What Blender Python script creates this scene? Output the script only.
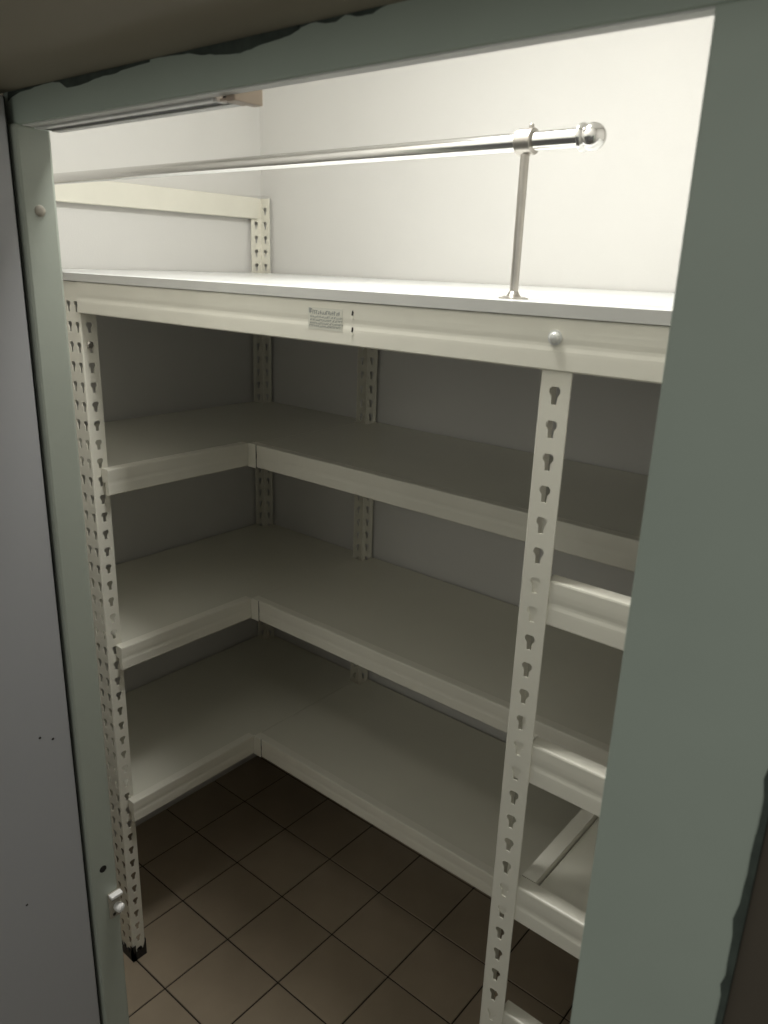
import bpy, bmesh, math, random
from mathutils import Vector, Matrix
random.seed(7)
S = bpy.context.scene
for o in list(bpy.data.objects): bpy.data.objects.remove(o, do_unlink=True)
C = S.collection

# ------------------------------------------------------------------ camera
F_PX = 769.9
CAM = Vector((1.9003, -1.6846, 1.7623))
CR, CU, CF = Vector((.7672, .6405, .0339)), Vector((-.2203, .2135, .9518)), Vector((-.6024, .7377, -.3049))
cam = bpy.data.cameras.new('camera'); co = bpy.data.objects.new('camera', cam); C.objects.link(co)
cam.sensor_fit = 'VERTICAL'; cam.sensor_height = 36.0; cam.lens = 36.0 * F_PX / 1024.0
cam.clip_start = .02
cam.dof.use_dof = True; cam.dof.focus_distance = 1.6; cam.dof.aperture_fstop = 11.0
mw = Matrix.Identity(4)
for i, a in enumerate((CR, CU, -CF)):
    for r in range(3): mw[r][i] = a[r]
q = mw.to_quaternion()
co.location = CAM; co.rotation_mode = 'QUATERNION'; co.rotation_quaternion = q
S.camera = co
def ray(u, v): return CF + CR * ((u - 384) / F_PX) - CU * ((v - 512) / F_PX)
def on_y(u, v, y): d = ray(u, v); return CAM + d * ((y - CAM.y) / d.y)
def on_x(u, v, x): d = ray(u, v); return CAM + d * ((x - CAM.x) / d.x)

# ------------------------------------------------------------------ world, light, exposure
w = bpy.data.worlds.new('world'); S.world = w; w.use_nodes = True
bg = w.node_tree.nodes['Background']
bg.inputs[0].default_value = (1.0, 1.0, .94, 1); bg.inputs[1].default_value = .12
S.view_settings.view_transform = 'Standard'; S.view_settings.look = 'None'
S.view_settings.exposure = 0.0; S.view_settings.gamma = 1.0; S.view_settings.use_curve_mapping = False
LAMP_POS = (1.12, -.93); LAMP_W = 13.0
hd = bpy.data.lights.new('hall_fill_light', 'AREA'); hd.shape = 'DISK'; hd.size = .9; hd.energy = 5.6; hd.color = (1, 1, .92)  # unseen fill added behind the camera to brighten the door frame faces
ho = bpy.data.objects.new('hall_fill_light', hd); C.objects.link(ho); ho.location = (1.9, -3.3, 2.1)
ho.rotation_euler = (Vector((1.5, -1.2, 1.2)) - Vector(ho.location)).to_track_quat('-Z', 'Y').to_euler()

# ------------------------------------------------------------------ materials
def mat(name, col, rough=.5, metal=0, noise=.04, nscale=8, bump=0, bscale=150, spec=.5, stains=None):
    m = bpy.data.materials.new(name); m.use_nodes = True
    nt = m.node_tree; b = nt.nodes['Principled BSDF']
    b.inputs['Roughness'].default_value = rough; b.inputs['Metallic'].default_value = metal
    b.inputs['Specular IOR Level'].default_value = spec
    tc = nt.nodes.new('ShaderNodeTexCoord'); n = nt.nodes.new('ShaderNodeTexNoise')
    n.inputs['Scale'].default_value = nscale; n.inputs['Detail'].default_value = 5
    nt.links.new(tc.outputs['Object'], n.inputs['Vector'])
    r = nt.nodes.new('ShaderNodeValToRGB'); nt.links.new(n.outputs['Fac'], r.inputs['Fac'])
    r.color_ramp.elements[0].position = .3; r.color_ramp.elements[1].position = .7
    r.color_ramp.elements[0].color = tuple(c * (1 - noise) for c in col) + (1,)
    r.color_ramp.elements[1].color = tuple(min(1, c * (1 + noise)) for c in col) + (1,)
    out = r.outputs['Color']
    if stains:
        n2 = nt.nodes.new('ShaderNodeTexNoise'); n2.inputs['Scale'].default_value = stains[1]; n2.inputs['Detail'].default_value = 8
        nt.links.new(tc.outputs['Object'], n2.inputs['Vector'])
        r2 = nt.nodes.new('ShaderNodeValToRGB'); nt.links.new(n2.outputs['Fac'], r2.inputs['Fac'])
        r2.color_ramp.elements[0].position = .60; r2.color_ramp.elements[1].position = .72
        mx = nt.nodes.new('ShaderNodeMix'); mx.data_type = 'RGBA'
        nt.links.new(r2.outputs['Color'], mx.inputs['Factor']); nt.links.new(out, mx.inputs['A'])
        mx.inputs['B'].default_value = stains[0] + (1,); out = mx.outputs['Result']
    nt.links.new(out, b.inputs['Base Color'])
    if bump:
        n3 = nt.nodes.new('ShaderNodeTexNoise'); n3.inputs['Scale'].default_value = bscale
        nt.links.new(tc.outputs['Object'], n3.inputs['Vector'])
        bp = nt.nodes.new('ShaderNodeBump'); bp.inputs['Strength'].default_value = bump; bp.inputs['Distance'].default_value = .001
        nt.links.new(n3.outputs['Fac'], bp.inputs['Height']); nt.links.new(bp.outputs['Normal'], b.inputs['Normal'])
    return m
M = dict(
    wall=mat('white_wall_paint', (.71, .695, .66), .7, noise=.015, nscale=4, bump=.25, bscale=220),
    ceil=mat('ceiling_paint', (.8, .79, .76), .8, noise=.01),
    cream=mat('cream_powder_coat', (.80, .775, .67), .38, noise=.02, nscale=14, bump=.05, bscale=300),
    board=mat('white_shelf_laminate', (.77, .75, .64), .16, noise=.02, nscale=6),
    topboard=mat('white_gloss_board', (.80, .81, .79), .22, noise=.012, nscale=5),
    edge=mat('grey_edge_band', (.56, .555, .52), .45, noise=.02),
    tile=mat('brown_floor_tile', (.37, .30, .215), .42, noise=.10, nscale=5, bump=.1, bscale=60),
    grout=mat('dark_grout', (.04, .03, .022), .9, noise=.2, nscale=40),
    hall=mat('hall_floor_stone', (.38, .35, .30), .5, noise=.08, nscale=6),
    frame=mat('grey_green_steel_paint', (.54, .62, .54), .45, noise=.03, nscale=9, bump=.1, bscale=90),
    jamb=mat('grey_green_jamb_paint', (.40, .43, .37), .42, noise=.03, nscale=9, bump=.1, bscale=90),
    chip=mat('bare_dark_primer', (.075, .095, .08), .7, noise=.25, nscale=60),
    soffit=mat('beige_brown_wall_paint', (.36, .32, .24), .6, noise=.03, nscale=5),
    leaf=mat('pale_grey_door_paint', (.42, .42, .43), .42, noise=.02, nscale=3),
    gap=mat('dark_gap_shade', (.012, .012, .01), .8, noise=.1),
    chrome=mat('polished_chrome', (.72, .71, .69), .16, 1, noise=.01),
    brushed=mat('brushed_steel', (.50, .47, .43), .34, 1, noise=.05, nscale=60),
    black=mat('black_plastic', (.012, .011, .010), .5, noise=.1),
    dark=mat('dark_steel', (.05, .045, .04), .5, .6, noise=.1),
    print=mat('grey_print_ink', (.30, .31, .29), .6, noise=.05),
    sticker=mat('clear_sticker', (.68, .67, .58), .3, noise=.02),
    alu=mat('white_aluminium', (.82, .82, .80), .35, noise=.02),
    capm=mat('beige_plastic', (.60, .48, .38), .45, noise=.03),
    white=mat('white_plastic', (.82, .80, .77), .35, noise=.02),
    brown=mat('dark_brown_panel', (.12, .10, .075), .6, noise=.05, nscale=6),
    lip=mat('white_paint_lit_rim', (.85, .85, .82), .5, noise=.02),
    steel=mat('zinc_bolt', (.72, .72, .68), .3, .2, noise=.03),
    putty=mat('filler_putty', (.36, .33, .27), .6, noise=.06, nscale=80),
)
em = bpy.data.materials.new('lamp_diffuser'); em.use_nodes = True
eb = em.node_tree.nodes['Principled BSDF']; eb.inputs['Base Color'].default_value = (.9, .88, .8, 1)
eb.inputs['Emission Color'].default_value = (1, .95, .84, 1); eb.inputs['Emission Strength'].default_value = 3.0

# ------------------------------------------------------------------ mesh helpers
class MB:
    def __init__(s): s.v, s.f, s.m = [], [], []
    def add(s, vs, fs, mi=0):
        n = len(s.v); s.v += [tuple(v) for v in vs]; s.f += [tuple(i + n for i in f) for f in fs]; s.m += [mi] * len(fs); return s
    def box(s, x0, x1, y0, y1, z0, z1, mi=0):
        v = [(x, y, z) for z in (z0, z1) for y in (y0, y1) for x in (x0, x1)]
        return s.add(v, [(0, 2, 3, 1), (4, 5, 7, 6), (0, 1, 5, 4), (2, 6, 7, 3), (0, 4, 6, 2), (1, 3, 7, 5)], mi)
    def prism(s, pts, fn, a, b, mi=0):
        """closed 2-D outline pts swept from a to b, fn(p, t) -> xyz"""
        n = len(pts); v = [fn(p, a) for p in pts] + [fn(p, b) for p in pts]
        f = [(i, (i + 1) % n, (i + 1) % n + n, i + n) for i in range(n)] + [tuple(range(n))[::-1], tuple(range(n, 2 * n))]
        return s.add(v, f, mi)
    def lathe(s, prof, o, ax, seg=24, mi=0):
        """prof [(r, h)] around axis ax from o"""
        ax = Vector(ax).normalized(); t = ax.orthogonal().normalized(); b = ax.cross(t); o = Vector(o)
        v = []; 
        for r, h in prof:
            for k in range(seg):
                a = 2 * math.pi * k / seg; v.append(o + ax * h + (t * math.cos(a) + b * math.sin(a)) * r)
        f = []
        for i in range(len(prof) - 1):
            for k in range(seg):
                k2 = (k + 1) % seg; f.append((i * seg + k, i * seg + k2, (i + 1) * seg + k2, (i + 1) * seg + k))
        f.append(tuple(range(seg))[::-1]); f.append(tuple(range((len(prof) - 1) * seg, len(prof) * seg)))
        return s.add(v, f, mi)
    def build(s, name, mats, parent=None, smooth=False, bevel=0):
        me = bpy.data.meshes.new(name); me.from_pydata(s.v, [], s.f); me.update()
        bm = bmesh.new(); bm.from_mesh(me); bmesh.ops.recalc_face_normals(bm, faces=bm.faces); bm.to_mesh(me); bm.free()
        for m in (mats if isinstance(mats, (list, tuple)) else [mats]): me.materials.append(m)
        for p, mi in zip(me.polygons, s.m): p.material_index = mi
        if smooth:
            for p in me.polygons: p.use_smooth = True
        o = bpy.data.objects.new(name, me); C.objects.link(o)
        if parent is not None: put(o, parent)
        if bevel:
            b = o.modifiers.new('bevel', 'BEVEL'); b.width = bevel; b.segments = 2; b.limit_method = 'ANGLE'; b.angle_limit = .6
        if smooth:
            try:
                me.set_sharp_from_angle(angle=.6)
            except Exception: pass
        return o
def put(o, parent):
    o.parent = parent
    o.matrix_parent_inverse = Matrix.Translation(Vector(parent.location)).inverted()
def empty(name, loc, label, cat, group=None):
    o = bpy.data.objects.new(name, None); C.objects.link(o); o.location = loc; o.empty_display_size = .05
    o['label'] = label; o['category'] = cat
    if group: o['group'] = group
    return o
def tag(o, label, cat=None, kind=None, group=None):
    o['label'] = label
    if cat: o['category'] = cat
    if kind: o['kind'] = kind
    if group: o['group'] = group
    return o
def structure(o, label, cat): o['kind'] = 'structure'; return tag(o, label, cat)

# ------------------------------------------------------------------ dimensions (metres, from the photo's own geometry)
D, D2, L, XV = .4654, .4633, .8651, .438          # left rack depth, back rack depth, front plane, left rack post
XR = 1.461                                        # front-right post, outer edge
Z1, Z2, Z3, Z4 = 1.7277, 1.3346, .9191, .5009     # shelf tops
HB = .057
XW, ZC = 2.0, 2.6                                 # right wall, ceiling
YF, YI = -1.215, -1.1775                          # frame front, frame back
XL, XJ, ZH, ZS = .9662, 1.7304, 1.900, 1.934      # opening left, right, head, soffit

# ------------------------------------------------------------------ the setting
structure(MB().box(-.12, 0, -1.30, .12, -.02, ZC).build('wall_left', M['wall']), 'white painted left wall of the store room', 'wall')
structure(MB().box(0, XW, 0, .12, -.02, ZC).build('wall_back', M['wall']), 'white painted back wall of the store room', 'wall')
structure(MB().box(XW, XW + .12, YF + .008, .12, -.02, ZC).build('wall_right', M['wall']), 'white right wall behind the front rack', 'wall')
structure(MB().box(-.12, XW + .12, YI, .12, ZC, ZC + .1).build('ceiling', M['ceil']), 'white ceiling of the store room', 'ceiling')
# front wall with opening: white inside, beige-brown outside
wf = MB()
yo, ym = YF + .006, YI - .012
for (x0, x1, z0, z1) in ((-.12, XL - .055, -.02, ZC), (XJ + .06, 3.0, -.02, ZC), (XL - .055, XJ + .06, ZH + .034, ZC)):
    wf.box(x0, x1, yo, ym, z0, z1, 1); wf.box(x0, x1, ym, YI, z0, z1, 0)
structure(wf.build('wall_front', [M['wall'], M['brown']]), 'front wall around the door opening, beige brown outside', 'wall')
structure(MB().box(.2, 2.9, -1.39, YF + .006, ZS, ZS + .12).build('trim_1', M['soffit']), 'dull beige soffit hanging over the door head', 'soffit')
structure(MB().box(-.3, 3.0, -3.2, YF + .02, -.10, -.012).build('floor_hall', M['hall']), 'hall floor outside the door', 'floor')

# floor tiles
T, TX, TY = .2008, .3642, -.6576
fl = structure(MB().box(-.02, XW + .02, YF + .02, .02, -.06, -.003).build('floor', M['grout']), 'floor of square brown tiles with dark joints', 'floor')
tile_mesh = {}
g = .0042
for i in range(-3, 10):
    for j in range(-4, 5):
        x0, x1 = max(0, TX + i * T + g / 2), min(XW, TX + (i + 1) * T - g / 2)
        y0, y1 = max(YF + .02, TY + j * T + g / 2), min(0, TY + (j + 1) * T - g / 2)
        if x1 - x0 < .01 or y1 - y0 < .01: continue
        key = (round(x1 - x0, 4), round(y1 - y0, 4))
        if key not in tile_mesh:
            w_, h_ = (x1 - x0) / 2, (y1 - y0) / 2; e = .0012
            mb = MB().add([(-w_, -h_, -.003), (w_, -h_, -.003), (w_, h_, -.003), (-w_, h_, -.003),
                           (-w_, -h_, -e), (w_, -h_, -e), (w_, h_, -e), (-w_, h_, -e),
                           (-w_ + e, -h_ + e, 0), (w_ - e, -h_ + e, 0), (w_ - e, h_ - e, 0), (-w_ + e, h_ - e, 0)],
                          [(0, 1, 5, 4), (1, 2, 6, 5), (2, 3, 7, 6), (3, 0, 4, 7), (4, 5, 9, 8), (5, 6, 10, 9), (6, 7, 11, 10), (7, 4, 8, 11), (8, 9, 10, 11)])
            o = mb.build('tile', M['tile']); tile_mesh[key] = o.data
        else:
            o = bpy.data.objects.new('tile', tile_mesh[key]); C.objects.link(o)
        o.location = ((x0 + x1) / 2, (y0 + y1) / 2, random.uniform(-.0004, 0)); put(o, fl)

# ------------------------------------------------------------------ door frame (structure)
fr = empty('door_1', (XL, YF, 0), 'grey-green painted steel door frame with chipped paint along its head', 'door frame'); fr['kind'] = 'structure'
# head: front face and thin underside lip
MB().box(XL - .03, XJ + .10, YF, YF + .016, ZH, ZS + .03).build('frame_head', M['frame'], fr, bevel=.0012)
# right jamb: broad front face
MB().box(XJ, XJ + .102, YF, YF + .018, 0, ZH).build('frame_jamb', M['frame'], fr, bevel=.0015)
# left jamb: deep reveal
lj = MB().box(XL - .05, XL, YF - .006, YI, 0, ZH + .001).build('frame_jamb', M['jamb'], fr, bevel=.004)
MB().box(XL, XJ, YF + .004, YF + .016, ZH - .0012, ZH + .002).build('frame_lit_rim', M['lip'], fr)  # white overspill strip; its whiteness also stands in for interior light on rim
# paint lost along the top of the head: ragged patches just proud of the face
def patch(upper, lower, name, y=YF):
    top = [on_y(u, v, y) for u, v in upper]; bot = [on_y(u, v, y) for u, v in lower]
    P2 = [(p.x, min(p.z, ZS + .002)) for p in top] + [(p.x, p.z) for p in bot[::-1]]
    return MB().prism(P2, lambda p, t: (p[0], t, p[1]), y - .0006, y + .0005).build(name, M['chip'], fr)
def ragged(pts, amp):
    out = []
    for (a, b), (c, d) in zip(pts[:-1], pts[1:]):
        n = max(1, int((c - a) / 5))
        for k in range(n):
            t = k / n; out.append((a + (c - a) * t, b + (d - b) * t + random.uniform(-amp, amp)))
    return out + [pts[-1]]
def line_y(u): return 93 - (u - 5) * (93 - 1.4) / 395
patch([(8, line_y(8)), (64, line_y(64)), (66, line_y(66))], ragged([(8, 101), (12, 98), (20, 92), (30, 90), (40, 85), (52, 82), (66, 79)], .8), 'paint_chip')
patch([(54, line_y(54)), (150, line_y(150))], ragged([(54, 81.7), (60, 83), (67, 88), (74, 86.5), (84, 83), (104, 76), (128, 69), (150, 62)], .9), 'paint_chip')
patch([(146, line_y(146)), (300, line_y(300))], ragged([(146, 60.5), (170, 56), (188, 53), (200, 55), (240, 53.5), (262, 45), (290, 36), (300, 29)], .7), 'paint_chip')
patch([(298, line_y(298)), (345, line_y(345))], ragged([(298, 29), (316, 21.5), (326, 24), (336, 22), (345, 15)], .8), 'paint_chip')
patch([(343, line_y(343)), (404, line_y(404))], ragged([(343, 15), (356, 16), (372, 14), (380, 9), (390, 4), (404, .6)], .7), 'paint_chip')
# right edge of the jamb: ragged dark line where frame paint meets the wall
rp = []
zz = 0.3
while zz < 1.93:
    rp.append((XJ + .1025 - random.uniform(.0, .0016) - (.0025 if random.random() < .07 else 0), zz)); zz += random.uniform(.006, .016)
MB().prism([(XJ + .106, .3)] + rp + [(XJ + .106, rp[-1][1])], lambda p, t: (p[0], t, p[1]), YF - .0006, YF + .004).build('paint_chip', M['chip'], fr)
# plugs, hole and catch on the left jamb reveal
p = on_x(40, 211, XL); MB().lathe([(.0065, 0), (.0065, .0012), (.005, .0022), (.0015, .0026)], (XL - .0005, p.y, p.z), (1, 0, 0), 20).build('filled_hole', M['putty'], fr, smooth=True)
p = on_x(103, 869, XL); MB().lathe([(.0058, 0), (.0058, .0008), (.004, .0009)], (XL - .0004, p.y, p.z), (1, 0, 0), 20).build('bolt_hole', M['black'], fr)
p = on_x(114, 903, XL)
ct = empty('cabinet_catch', (XL, p.y, p.z - .03), 'small white plastic roller catch screwed to the left jamb', 'catch')
MB().box(XL, XL + .004, p.y - .010, p.y + .009, p.z - .024, p.z + .024).build('plate', M['putty'], ct, bevel=.001)
MB().box(XL + .003, XL + .013, p.y - .010, p.y + .010, p.z + .019, p.z + .025).build('lip', M['white'], ct, bevel=.0015)
MB().lathe([(.0065, 0), (.0075, .003), (.0075, .010), (.005, .013), (.001, .014)], (XL + .004, p.y + .002, p.z - .003), (1, .15, 0), 20).build('roller', M['white'], ct, smooth=True)
for dz in (.012, -.017): MB().lathe([(.0028, 0), (.0028, .0012), (.001, .0016)], (XL + .0035, p.y - .003, p.z + dz), (1, 0, 0), 12).build('screw', M['dark'], ct)

# door leaf, swung open square to the frame
dl = empty('door_2', (XL - .02, -1.23, 0), 'pale grey steel door leaf swung open at the left', 'door'); dl['kind'] = 'structure'
XD = XL - .004
MB().box(XD - .045, XD, -1.98, YF - .0115, .01, ZS - .006).build('door_leaf', M['leaf'], dl, bevel=.003)
MB().box(XD - .045, XD - .010, YF - .0115, YF - .0062, .01, ZS - .006).build('door_gap_shade', M['gap'], dl)  # near-black strip painting the shade inside the hinge gap
for (u, v) in ((40, 738), (53, 739), (27, 905)):
    p = on_x(u, v, XD); MB().lathe([(.0022, 0), (.0014, .0006)], (XD - .0002, p.y, p.z), (1, 0, 0), 10).build('dent', M['dark'], dl)
for z in (.35, 1.55):
    MB().lathe([(.009, 0), (.009, .12)], (XD - .03, YF - .004, z), (0, 0, 1), 14).build('hinge', M['leaf'], dl, smooth=True)

# slim track behind the head
tr = empty('aluminium_track', (1.15, -1.186, 1.90), 'slim pale metal track with a beige end cap behind the door head', 'track')
xe = 1.320
MB().box(XL + .002, xe - .032, -1.1985, -1.189, 1.897, 1.912).build('near_flange', M['alu'], tr, bevel=.001)
MB().box(XL + .002, xe - .028, -1.189, -1.1785, 1.8978, 1.912).build('slot', M['black'], tr)
MB().box(XL + .002, xe - .006, -1.1785, -1.167, 1.8968, 1.912).build('far_flange', M['alu'], tr, bevel=.0008)
MB().box(xe - .012, xe, -1.1985, -1.166, 1.8945, 1.914).build('end_cap', M['capm'], tr, bevel=.001)
MB().box(xe - .020, xe - .012, -1.1985, -1.172, 1.8955, 1.8975).build('cap_flange', M['capm'], tr)
MB().box(xe - .034, xe - .028, -1.1965, -1.183, 1.8965, 1.905).build('slider', M['white'], tr, bevel=.001)

# ------------------------------------------------------------------ rack parts
CH = .0022; PITCH = .04; HZ = 1.6240; TH = .0018
KEY = [(-.0035, -.0105), (.0035, -.0105), (.004, -.001), (.0072, .003), (.0072, .0075), (.0045, .0105), (-.0045, .0105), (-.0072, .0075), (-.0072, .003), (-.004, -.001)]
_cell = {}
def cell(wd, holes):
    """triangles of one pitch-high strip of width wd with keyholes cut at holes"""
    k = (round(wd, 4), tuple(holes))
    if k in _cell: return _cell[k]
    bm = bmesh.new(); loops = [[(0, -PITCH / 2), (wd, -PITCH / 2), (wd, PITCH / 2), (0, PITCH / 2)]] + [[(h + a, b) for a, b in KEY] for h in holes]
    ed = []; allv = []
    for lp in loops:
        vs = [bm.verts.new((a, b, 0)) for a, b in lp]; allv += lp
        ed += [bm.edges.new((vs[i], vs[(i + 1) % len(vs)])) for i in range(len(vs))]
    bm.verts.index_update()
    bmesh.ops.triangle_fill(bm, use_beauty=True, use_dissolve=False, edges=ed)
    bm.verts.index_update()
    tris = [tuple(v.index for v in f.verts) for f in bm.faces]; vv = [(v.co.x, v.co.y) for v in bm.verts]; bm.free()
    hl = []; n = 4
    for h in holes: hl.append(list(range(n, n + len(KEY)))); n += len(KEY)
    _cell[k] = (vv, tris, hl); return _cell[k]
def leg(mb, org, ud, nd, wd, holes, z0, z1):
    """one perforated leg: starts at org (x, y), runs along ud, outward normal nd"""
    e = CH; org = (org[0] + ud[0] * e, org[1] + ud[1] * e); wd -= e; holes = tuple(round(h - e, 5) for h in holes)
    def P(a, z, dep): return (org[0] + ud[0] * a - nd[0] * dep, org[1] + ud[1] * a - nd[1] * dep, z)
    vv, tris, hl = cell(wd, holes)
    k0 = math.ceil((z0 + PITCH / 2 - HZ) / PITCH); k1 = math.floor((z1 - PITCH / 2 - HZ) / PITCH)
    for k in range(k0, k1 + 1):
        zc = HZ + k * PITCH; n = len(vv)
        vs = [P(a, zc + b, 0) for a, b in vv] + [P(a, zc + b, TH) for a, b in vv]
        fs = [t for t in tris] + [tuple(i + n for i in t[::-1]) for t in tris]
        for lp in hl: fs += [(lp[i], lp[(i + 1) % len(lp)], lp[(i + 1) % len(lp)] + n, lp[i] + n) for i in range(len(lp))]
        fs += [(1, 2, 2 + n, 1 + n)]
        mb.add(vs, fs)
    for a, b in ((z0, HZ + (k0 - .5) * PITCH), (HZ + (k1 + .5) * PITCH, z1)):
        if b - a > .0005:
            vs = [P(t, z, dp) for dp in (0, TH) for z in (a, b) for t in (0, wd)]
            mb.add(vs, [(0, 2, 3, 1), (4, 5, 7, 6), (0, 1, 5, 4), (2, 6, 7, 3), (1, 3, 7, 5)])
def upright(parent, vx, vy, sx, sy, z1, wx=.040, wy=.040, hx=(.0205,), hy=(.0205,), facing_in=False, foot=True, z0=.003):
    """angle post: corner at (vx, vy), one leg runs sx along x, the other sy along y"""
    mb = MB()
    leg(mb, (vx, vy), (sx, 0), (0, -sy), wx, hx, z0, z1)
    leg(mb, (vx, vy), (0, sy), (-sx, 0), wy, hy, z0, z1)
    A_, B_ = (vx + sx * CH, vy), (vx, vy + sy * CH)
    A2, B2 = (vx + sx * CH, vy + sy * TH), (vx + sx * TH, vy + sy * CH)
    mb.add([(x, y, z) for z in (z0, z1) for x, y in (A_, B_, B2, A2)], [(0, 1, 5, 4), (2, 3, 7, 6), (0, 3, 2, 1), (4, 5, 6, 7)])
    u = mb.build('upright', M['cream'], parent)
    if foot:
        f = MB(); e = .003
        x0, x1 = sorted((vx - sx * e, vx + sx * (wx + .002))); y0, y1 = sorted((vy - sy * e, vy + sy * .007))
        def strip(a0, a1, fn):
            n = 9; pts = [(a0, 0.0), (a1, 0.0)]
            for i in range(n + 1):
                t = a1 + (a0 - a1) * i / n; pts.append((t, (.022 + .012 * (i % 2)) if i not in (0, n) else .050))
            f.prism(pts, fn, 0, 1)
        strip(x0, x1, lambda p, t: (p[0], y0 + (y1 - y0) * t, p[1] + .0))
        x2, x3 = sorted((vx - sx * e, vx + sx * .007)); y2, y3 = sorted((vy - sy * e, vy + sy * (wy + .002)))
        strip(y2, y3, lambda p, t: (x2 + (x3 - x2) * t, p[0], p[1]))
        f.build('foot', M['black'], parent)
    return u
def beam(parent, axis, a0, a1, face, n, zt, h=HB, name='beam', groove=True):
    """axis 'x' or 'y'; runs a0..a1; front face at coordinate face, outward sign n"""
    gr = [(0, -.26 * h), (.0003, -.38 * h), (.0009, -.48 * h), (.0008, -.54 * h), (.0001, -.62 * h), (0, -.68 * h)] if groove else []
    pr = [(.003, 0), (.0008, -.0008), (0, -.003)] + gr + [(0, -h + .002), (.002, -h), (.012, -h), (.012, -.03), (.022, -.03), (.022, 0)]
    if axis == 'x': fn = lambda p, t: (t, face - n * p[0], zt + p[1])
    else: fn = lambda p, t: (face - n * p[0], t, zt + p[1])
    return MB().prism(pr, fn, a0, a1).build(name, M['cream'], parent)
def board(parent, x0, x1, y0, y1, zt, th=.014, m='board', name='shelf_board'):
    return MB().box(x0, x1, y0, y1, zt - th, zt).build(name, M[m], parent, bevel=.0012)
def bracket(parent, x0, x1, y0, y1, zt, h):
    return MB().box(x0, x1, y0, y1, zt - h, zt).build('bracket', M['cream'], parent, bevel=.0012)

# ---- left rack, runs along the left wall
lr = empty('shelving_rack', (.22, -.43, 0), 'cream metal shelving rack with three shelves along the left wall', 'shelf rack', 'cream racks in the store room')
WO = .012
upright(lr, WO, -WO, 1, -1, 1.940)
upright(lr, WO, -L, 1, 1, 1.940)
upright(lr, XV, -L, -1, 1, 1.711, wx=.066, wy=.035, hx=(.0115, .0400), hy=(.0185,))
for z in (Z2, Z3, Z4):
    ys = on_x(107.5, 495.6, D).y + .004
    beam(lr, 'y', ys, -D2 - .0025, D, 1, z)
    beam(lr, 'y', -L + .045, -.054, .008, -1, z - .018, .04)
    beam(lr, 'x', .055, XV - .07, -L + .002, -1, z)
    # board: lies inside the front beam, then runs on to the back wall
    MB().prism([(.010, -L + .055), (.055, -L + .055), (.055, -L + .026), (D - .0235, -L + .026), (D - .0235, -D2 - .001), (D, -D2 - .001), (D, -.056), (.448, -.056), (.448, -.011), (.055, -.011), (.055, -.055), (.010, -.055)],
               lambda p, t: (p[0], p[1], t), z - .016, z - .002).build('shelf_board', M['board'], lr, bevel=.0008)
beam(lr, 'y', -L + .004, -.032, .0225, 1, 1.941, .059, groove=False)
beam(lr, 'x', .046, XV - .07, -L + .002, -1, 1.941 - .23, .059)
bp = on_x(88, 345, XV)
b_ = MB().lathe([(.0078, 0), (.0078, .004), (.005, .0055)], (XV, bp.y + .003, bp.z), (1, 0, 0), 6).build('bolt', M['brushed'], lr)
tag(b_, 'small hexagonal bolt head')

# ---- back rack, along the back wall
br = empty('shelving_rack', (1.2, -.23, 0), 'long cream metal shelving rack with three shelves along the back wall', 'shelf rack', 'cream racks in the store room')
upright(br, XV + .014, -WO, 1, -1, 1.700)
upright(br, XW - .006, -WO, -1, -1, 1.700)
upright(br, XW - .006, -D2 + .002, -1, 1, 1.700)
for z in (Z2, Z3, Z4):
    beam(br, 'x', D + .0008, XW - .008, -D2, -1, z)
    beam(br, 'x', D + .04, XW - .06, -.008, 1, z - .018, .04)
    bracket(br, D - .0015, D + .0265, -D2 - .0022, -D2 + .001, z + .001, HB + .003)
    MB().box(D + .0265, D + .0280, -D2 - .0008, -D2 + .004, z - HB - .001, z - .001).build('seam', M['dark'], br)
    bx = D + (.0014 if z == Z4 else .0004)
    MB().prism([(bx, -D2 + .0235), (XW - .008, -D2 + .0235), (XW - .008, -.011), (.496, -.011), (.496, -.056), (bx, -.056)],
               lambda p, t: (p[0], p[1], t), z - .016, z - .002).build('shelf_board', M['board'], br, bevel=.0008)
# ---- front right rack
rr = empty('shelving_rack', (1.74, -.66, 0), 'cream metal rack at the front right behind the tall perforated post', 'shelf rack', 'cream racks in the store room')
upright(rr, XR, -L, 1, 1, 1.700)
upright(rr, XW - .006, -L, -1, 1, 1.700)
for zt in (1.396, 1.158, .922, .684, .446, .208):
    beam(rr, 'x', XR + .034, XW - .048, -L + .002, -1, zt, .061)
    bracket(rr, XR + .003, XR + .033, -L + .0022, -L + .0042, zt + .003, .066)
zr = .922
MB().prism([(0, 0), (.022, 0), (.022, -.06), (.019, -.06), (.019, -.003), (0, -.003)], lambda p, t: (1.4945 + p[0], t, zr + p[1]), -L + .026, -D2 - .012).build('side_rail', M['cream'], rr)
board(rr, 1.518, XW - .03, -L + .026, -D2 - .012, zr - .012)
# long top beam over the opening, carried by the left and front right posts
tb = beam(rr, 'x', XV + .0015, XW - .01, -L - .0035, -1, 1.7124, .0598, name='top_beam')
yb = -L - .0035
bo = MB().lathe([(.0088, 0), (.0088, .0012), (.0062, .0014), (.0062, .0035), (.0045, .0055), (.0012, .0064)], (1.477, yb, 1.6905), (0, -1, 0), 20).build('bolt', M['steel'], tb, smooth=True)
for zc in (1.698, 1.6755):
    MB().prism([(-.0018, -.003), (.0008, -.0035), (.0018, .0005), (.0008, .0035), (-.0006, .003)], lambda p, t: (1.1655 + p[0], t, zc + p[1]), yb - .0007, yb + .003).build('slot', M['dark'], tb)
    MB().box(1.1645, 1.168, yb - .0012, yb + .003, zc - .0075, zc - .0055).build('tab', M['cream'], tb)
st = MB().box(1.079, 1.147, yb - .0003, yb + .0, 1.671, 1.7015).build('sticker', M['sticker'], tb)
pm = MB()
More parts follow.
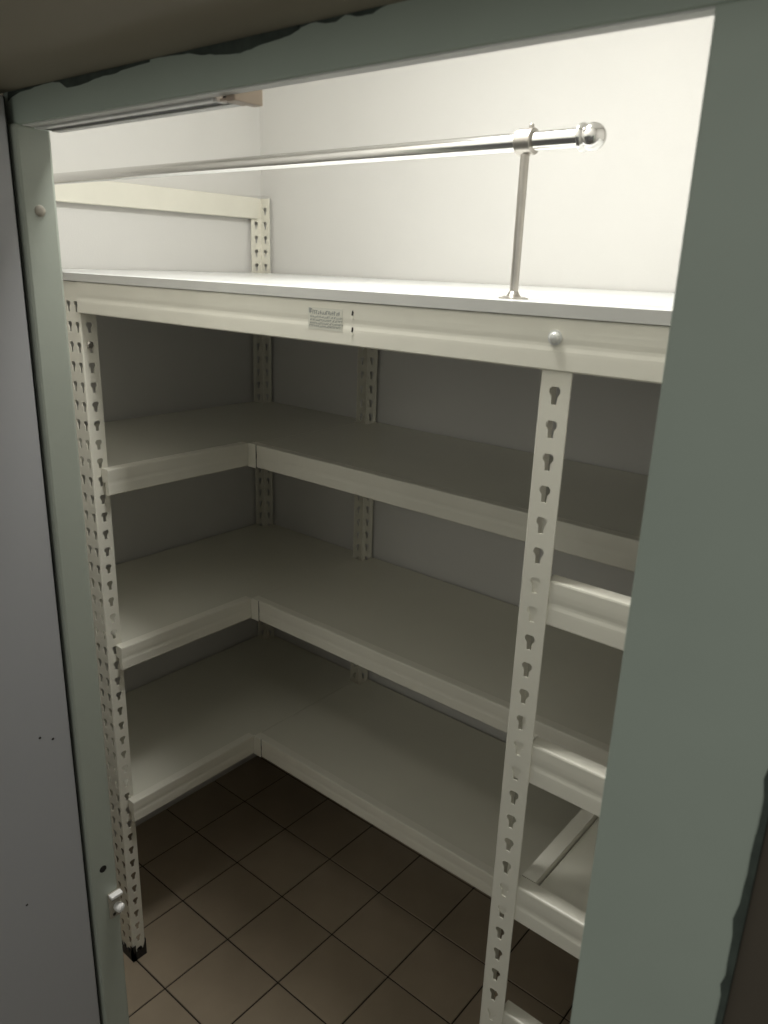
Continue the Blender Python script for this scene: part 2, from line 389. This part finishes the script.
def glyph_row(x, z, x1, h, wmin, wmax):
    while x < x1:
        wd = random.uniform(wmin, wmax)
        k = random.random()
        y0, y1 = yb - .0006, yb - .0003
        s = h * .22
        if k < .35: pm.box(x, x + s, y0, y1, z, z + h); pm.box(x, x + wd, y0, y1, z + h - s, z + h)
        elif k < .7: pm.box(x, x + wd, y0, y1, z, z + s); pm.box(x + wd - s, x + wd, y0, y1, z, z + h * .75)
        else: pm.box(x, x + wd, y0, y1, z + h * .35, z + h * .35 + s); pm.box(x + wd * .4, x + wd * .4 + s, y0, y1, z, z + h)
        x += wd + h * .22
pm.box(1.081, 1.0845, yb - .0006, yb - .0003, 1.6935, 1.7005); pm.box(1.0845, 1.0865, yb - .0006, yb - .0003, 1.695, 1.6965); pm.box(1.0845, 1.087, yb - .0006, yb - .0003, 1.698, 1.700)
glyph_row(1.088, 1.6925, 1.142, .0055, .0022, .0036)
for z, x0, x1 in ((1.6875, 1.083, 1.145), (1.683, 1.083, 1.145), (1.6785, 1.083, 1.146), (1.6745, 1.082, 1.144)):
    glyph_row(x0, z, x1, .0028, .0014, .0030)
pm.build('sticker_print', M['print'], tb)

# ---- white board laid over all three racks
def top_board():
    mb = MB(); x0, x1, y0, y1, z0, z1 = .006, XW - .006, -L - .006, -.006, 1.7131, Z1
    # outline notched round the corner post
    nt = .054
    pts = [(x0, y0 + .05), (XV - .09, y0 + .05), (XV - .09, y0), (x1, y0), (x1, y1), (nt, y1), (nt, y1 - nt + .006), (x0, y1 - nt + .006)]
    mb.prism(pts, lambda p, t: (p[0], p[1], t), z0, z1)
    n = len(pts); mb.m = [1] * n + [0, 0]
    return mb.build('top_board', [M['topboard'], M['edge']])
tag(top_board(), 'large glossy white board lying across the tops of the racks', 'board')

# ---- chrome hanging rail on the top board
hr = empty('hanging_rail', (.85, -.807, Z1), 'chrome rail with a ball finial standing on the white top board', 'rail')
RY, RZ = -.807, 1.9078
MB().lathe([(.0106, 0), (.0106, 1.2556)], (.20, RY, RZ), (1, 0, 0), 28).build('rod', M['chrome'], hr, smooth=True)
sph = [(.0150 * math.sin(a), .0150 - .0150 * math.cos(a)) for a in [math.pi * k / 12 for k in range(1, 12)]]
MB().lathe([(.0145, 0), (.0155, .001), (.0155, .0035), (.0145, .0050)] + [(r, h - .0005) for r, h in sph if h > .0062], (1.4525, RY, RZ), (1, 0, 0), 28).build('finial', M['chrome'], hr, smooth=True)
for px in (1.3815, .24):
    po = MB().lathe([(.0054, 0), (.0054, RZ - Z1 - .008)], (px, RY, Z1 + .003), (0, 0, 1), 18).build('post', M['brushed'], hr, smooth=True)
    MB().lathe([(.0138, 0), (.0148, .001), (.0148, .021), (.0138, .022)], (px - .010, RY, RZ), (1, 0, 0), 28).build('collar', M['brushed'], hr, smooth=True)
    MB().lathe([(.0185, 0), (.0185, .0015), (.009, .003), (.0062, .008), (.0048, .009)], (px, RY, Z1 + .0002), (0, 0, 1), 24).build('base_plate', M['brushed'], hr, smooth=True)
    for s in (-1, 1):
        MB().lathe([(.0035, 0), (.003, .0012), (.001, .0018)], (px + s * .0135, RY, Z1 + .0015), (0, 0, 1), 12).build('screw', M['chrome'], hr)
    MB().lathe([(.003, 0), (.003, .004), (.002, .005)], (px + .006, RY, RZ + .0142), (0, 0, 1), 12).build('set_screw', M['brushed'], hr)

# ---- ceiling lamp (above the picture, lights the room)
la = empty('ceiling_lamp', (LAMP_POS[0], LAMP_POS[1], ZC), 'round white ceiling lamp of the store room', 'lamp')
MB().lathe([(.11, 0), (.11, .018), (.10, .022)], (LAMP_POS[0], LAMP_POS[1], ZC), (0, 0, -1), 32).build('base', M['white'], la, smooth=True)
MB().lathe([(.098, .022), (.092, .045), (.070, .062), (.035, .071), (.004, .073)], (LAMP_POS[0], LAMP_POS[1], ZC), (0, 0, -1), 32).build('diffuser', em, la, smooth=True)
ld = bpy.data.lights.new('lamp_light', 'AREA'); ld.shape = 'DISK'; ld.size = .26; ld.energy = LAMP_W; ld.color = (1, 1, .97)
lo = bpy.data.objects.new('lamp_light', ld); C.objects.link(lo); lo.location = (LAMP_POS[0], LAMP_POS[1], ZC - .078); put(lo, la)
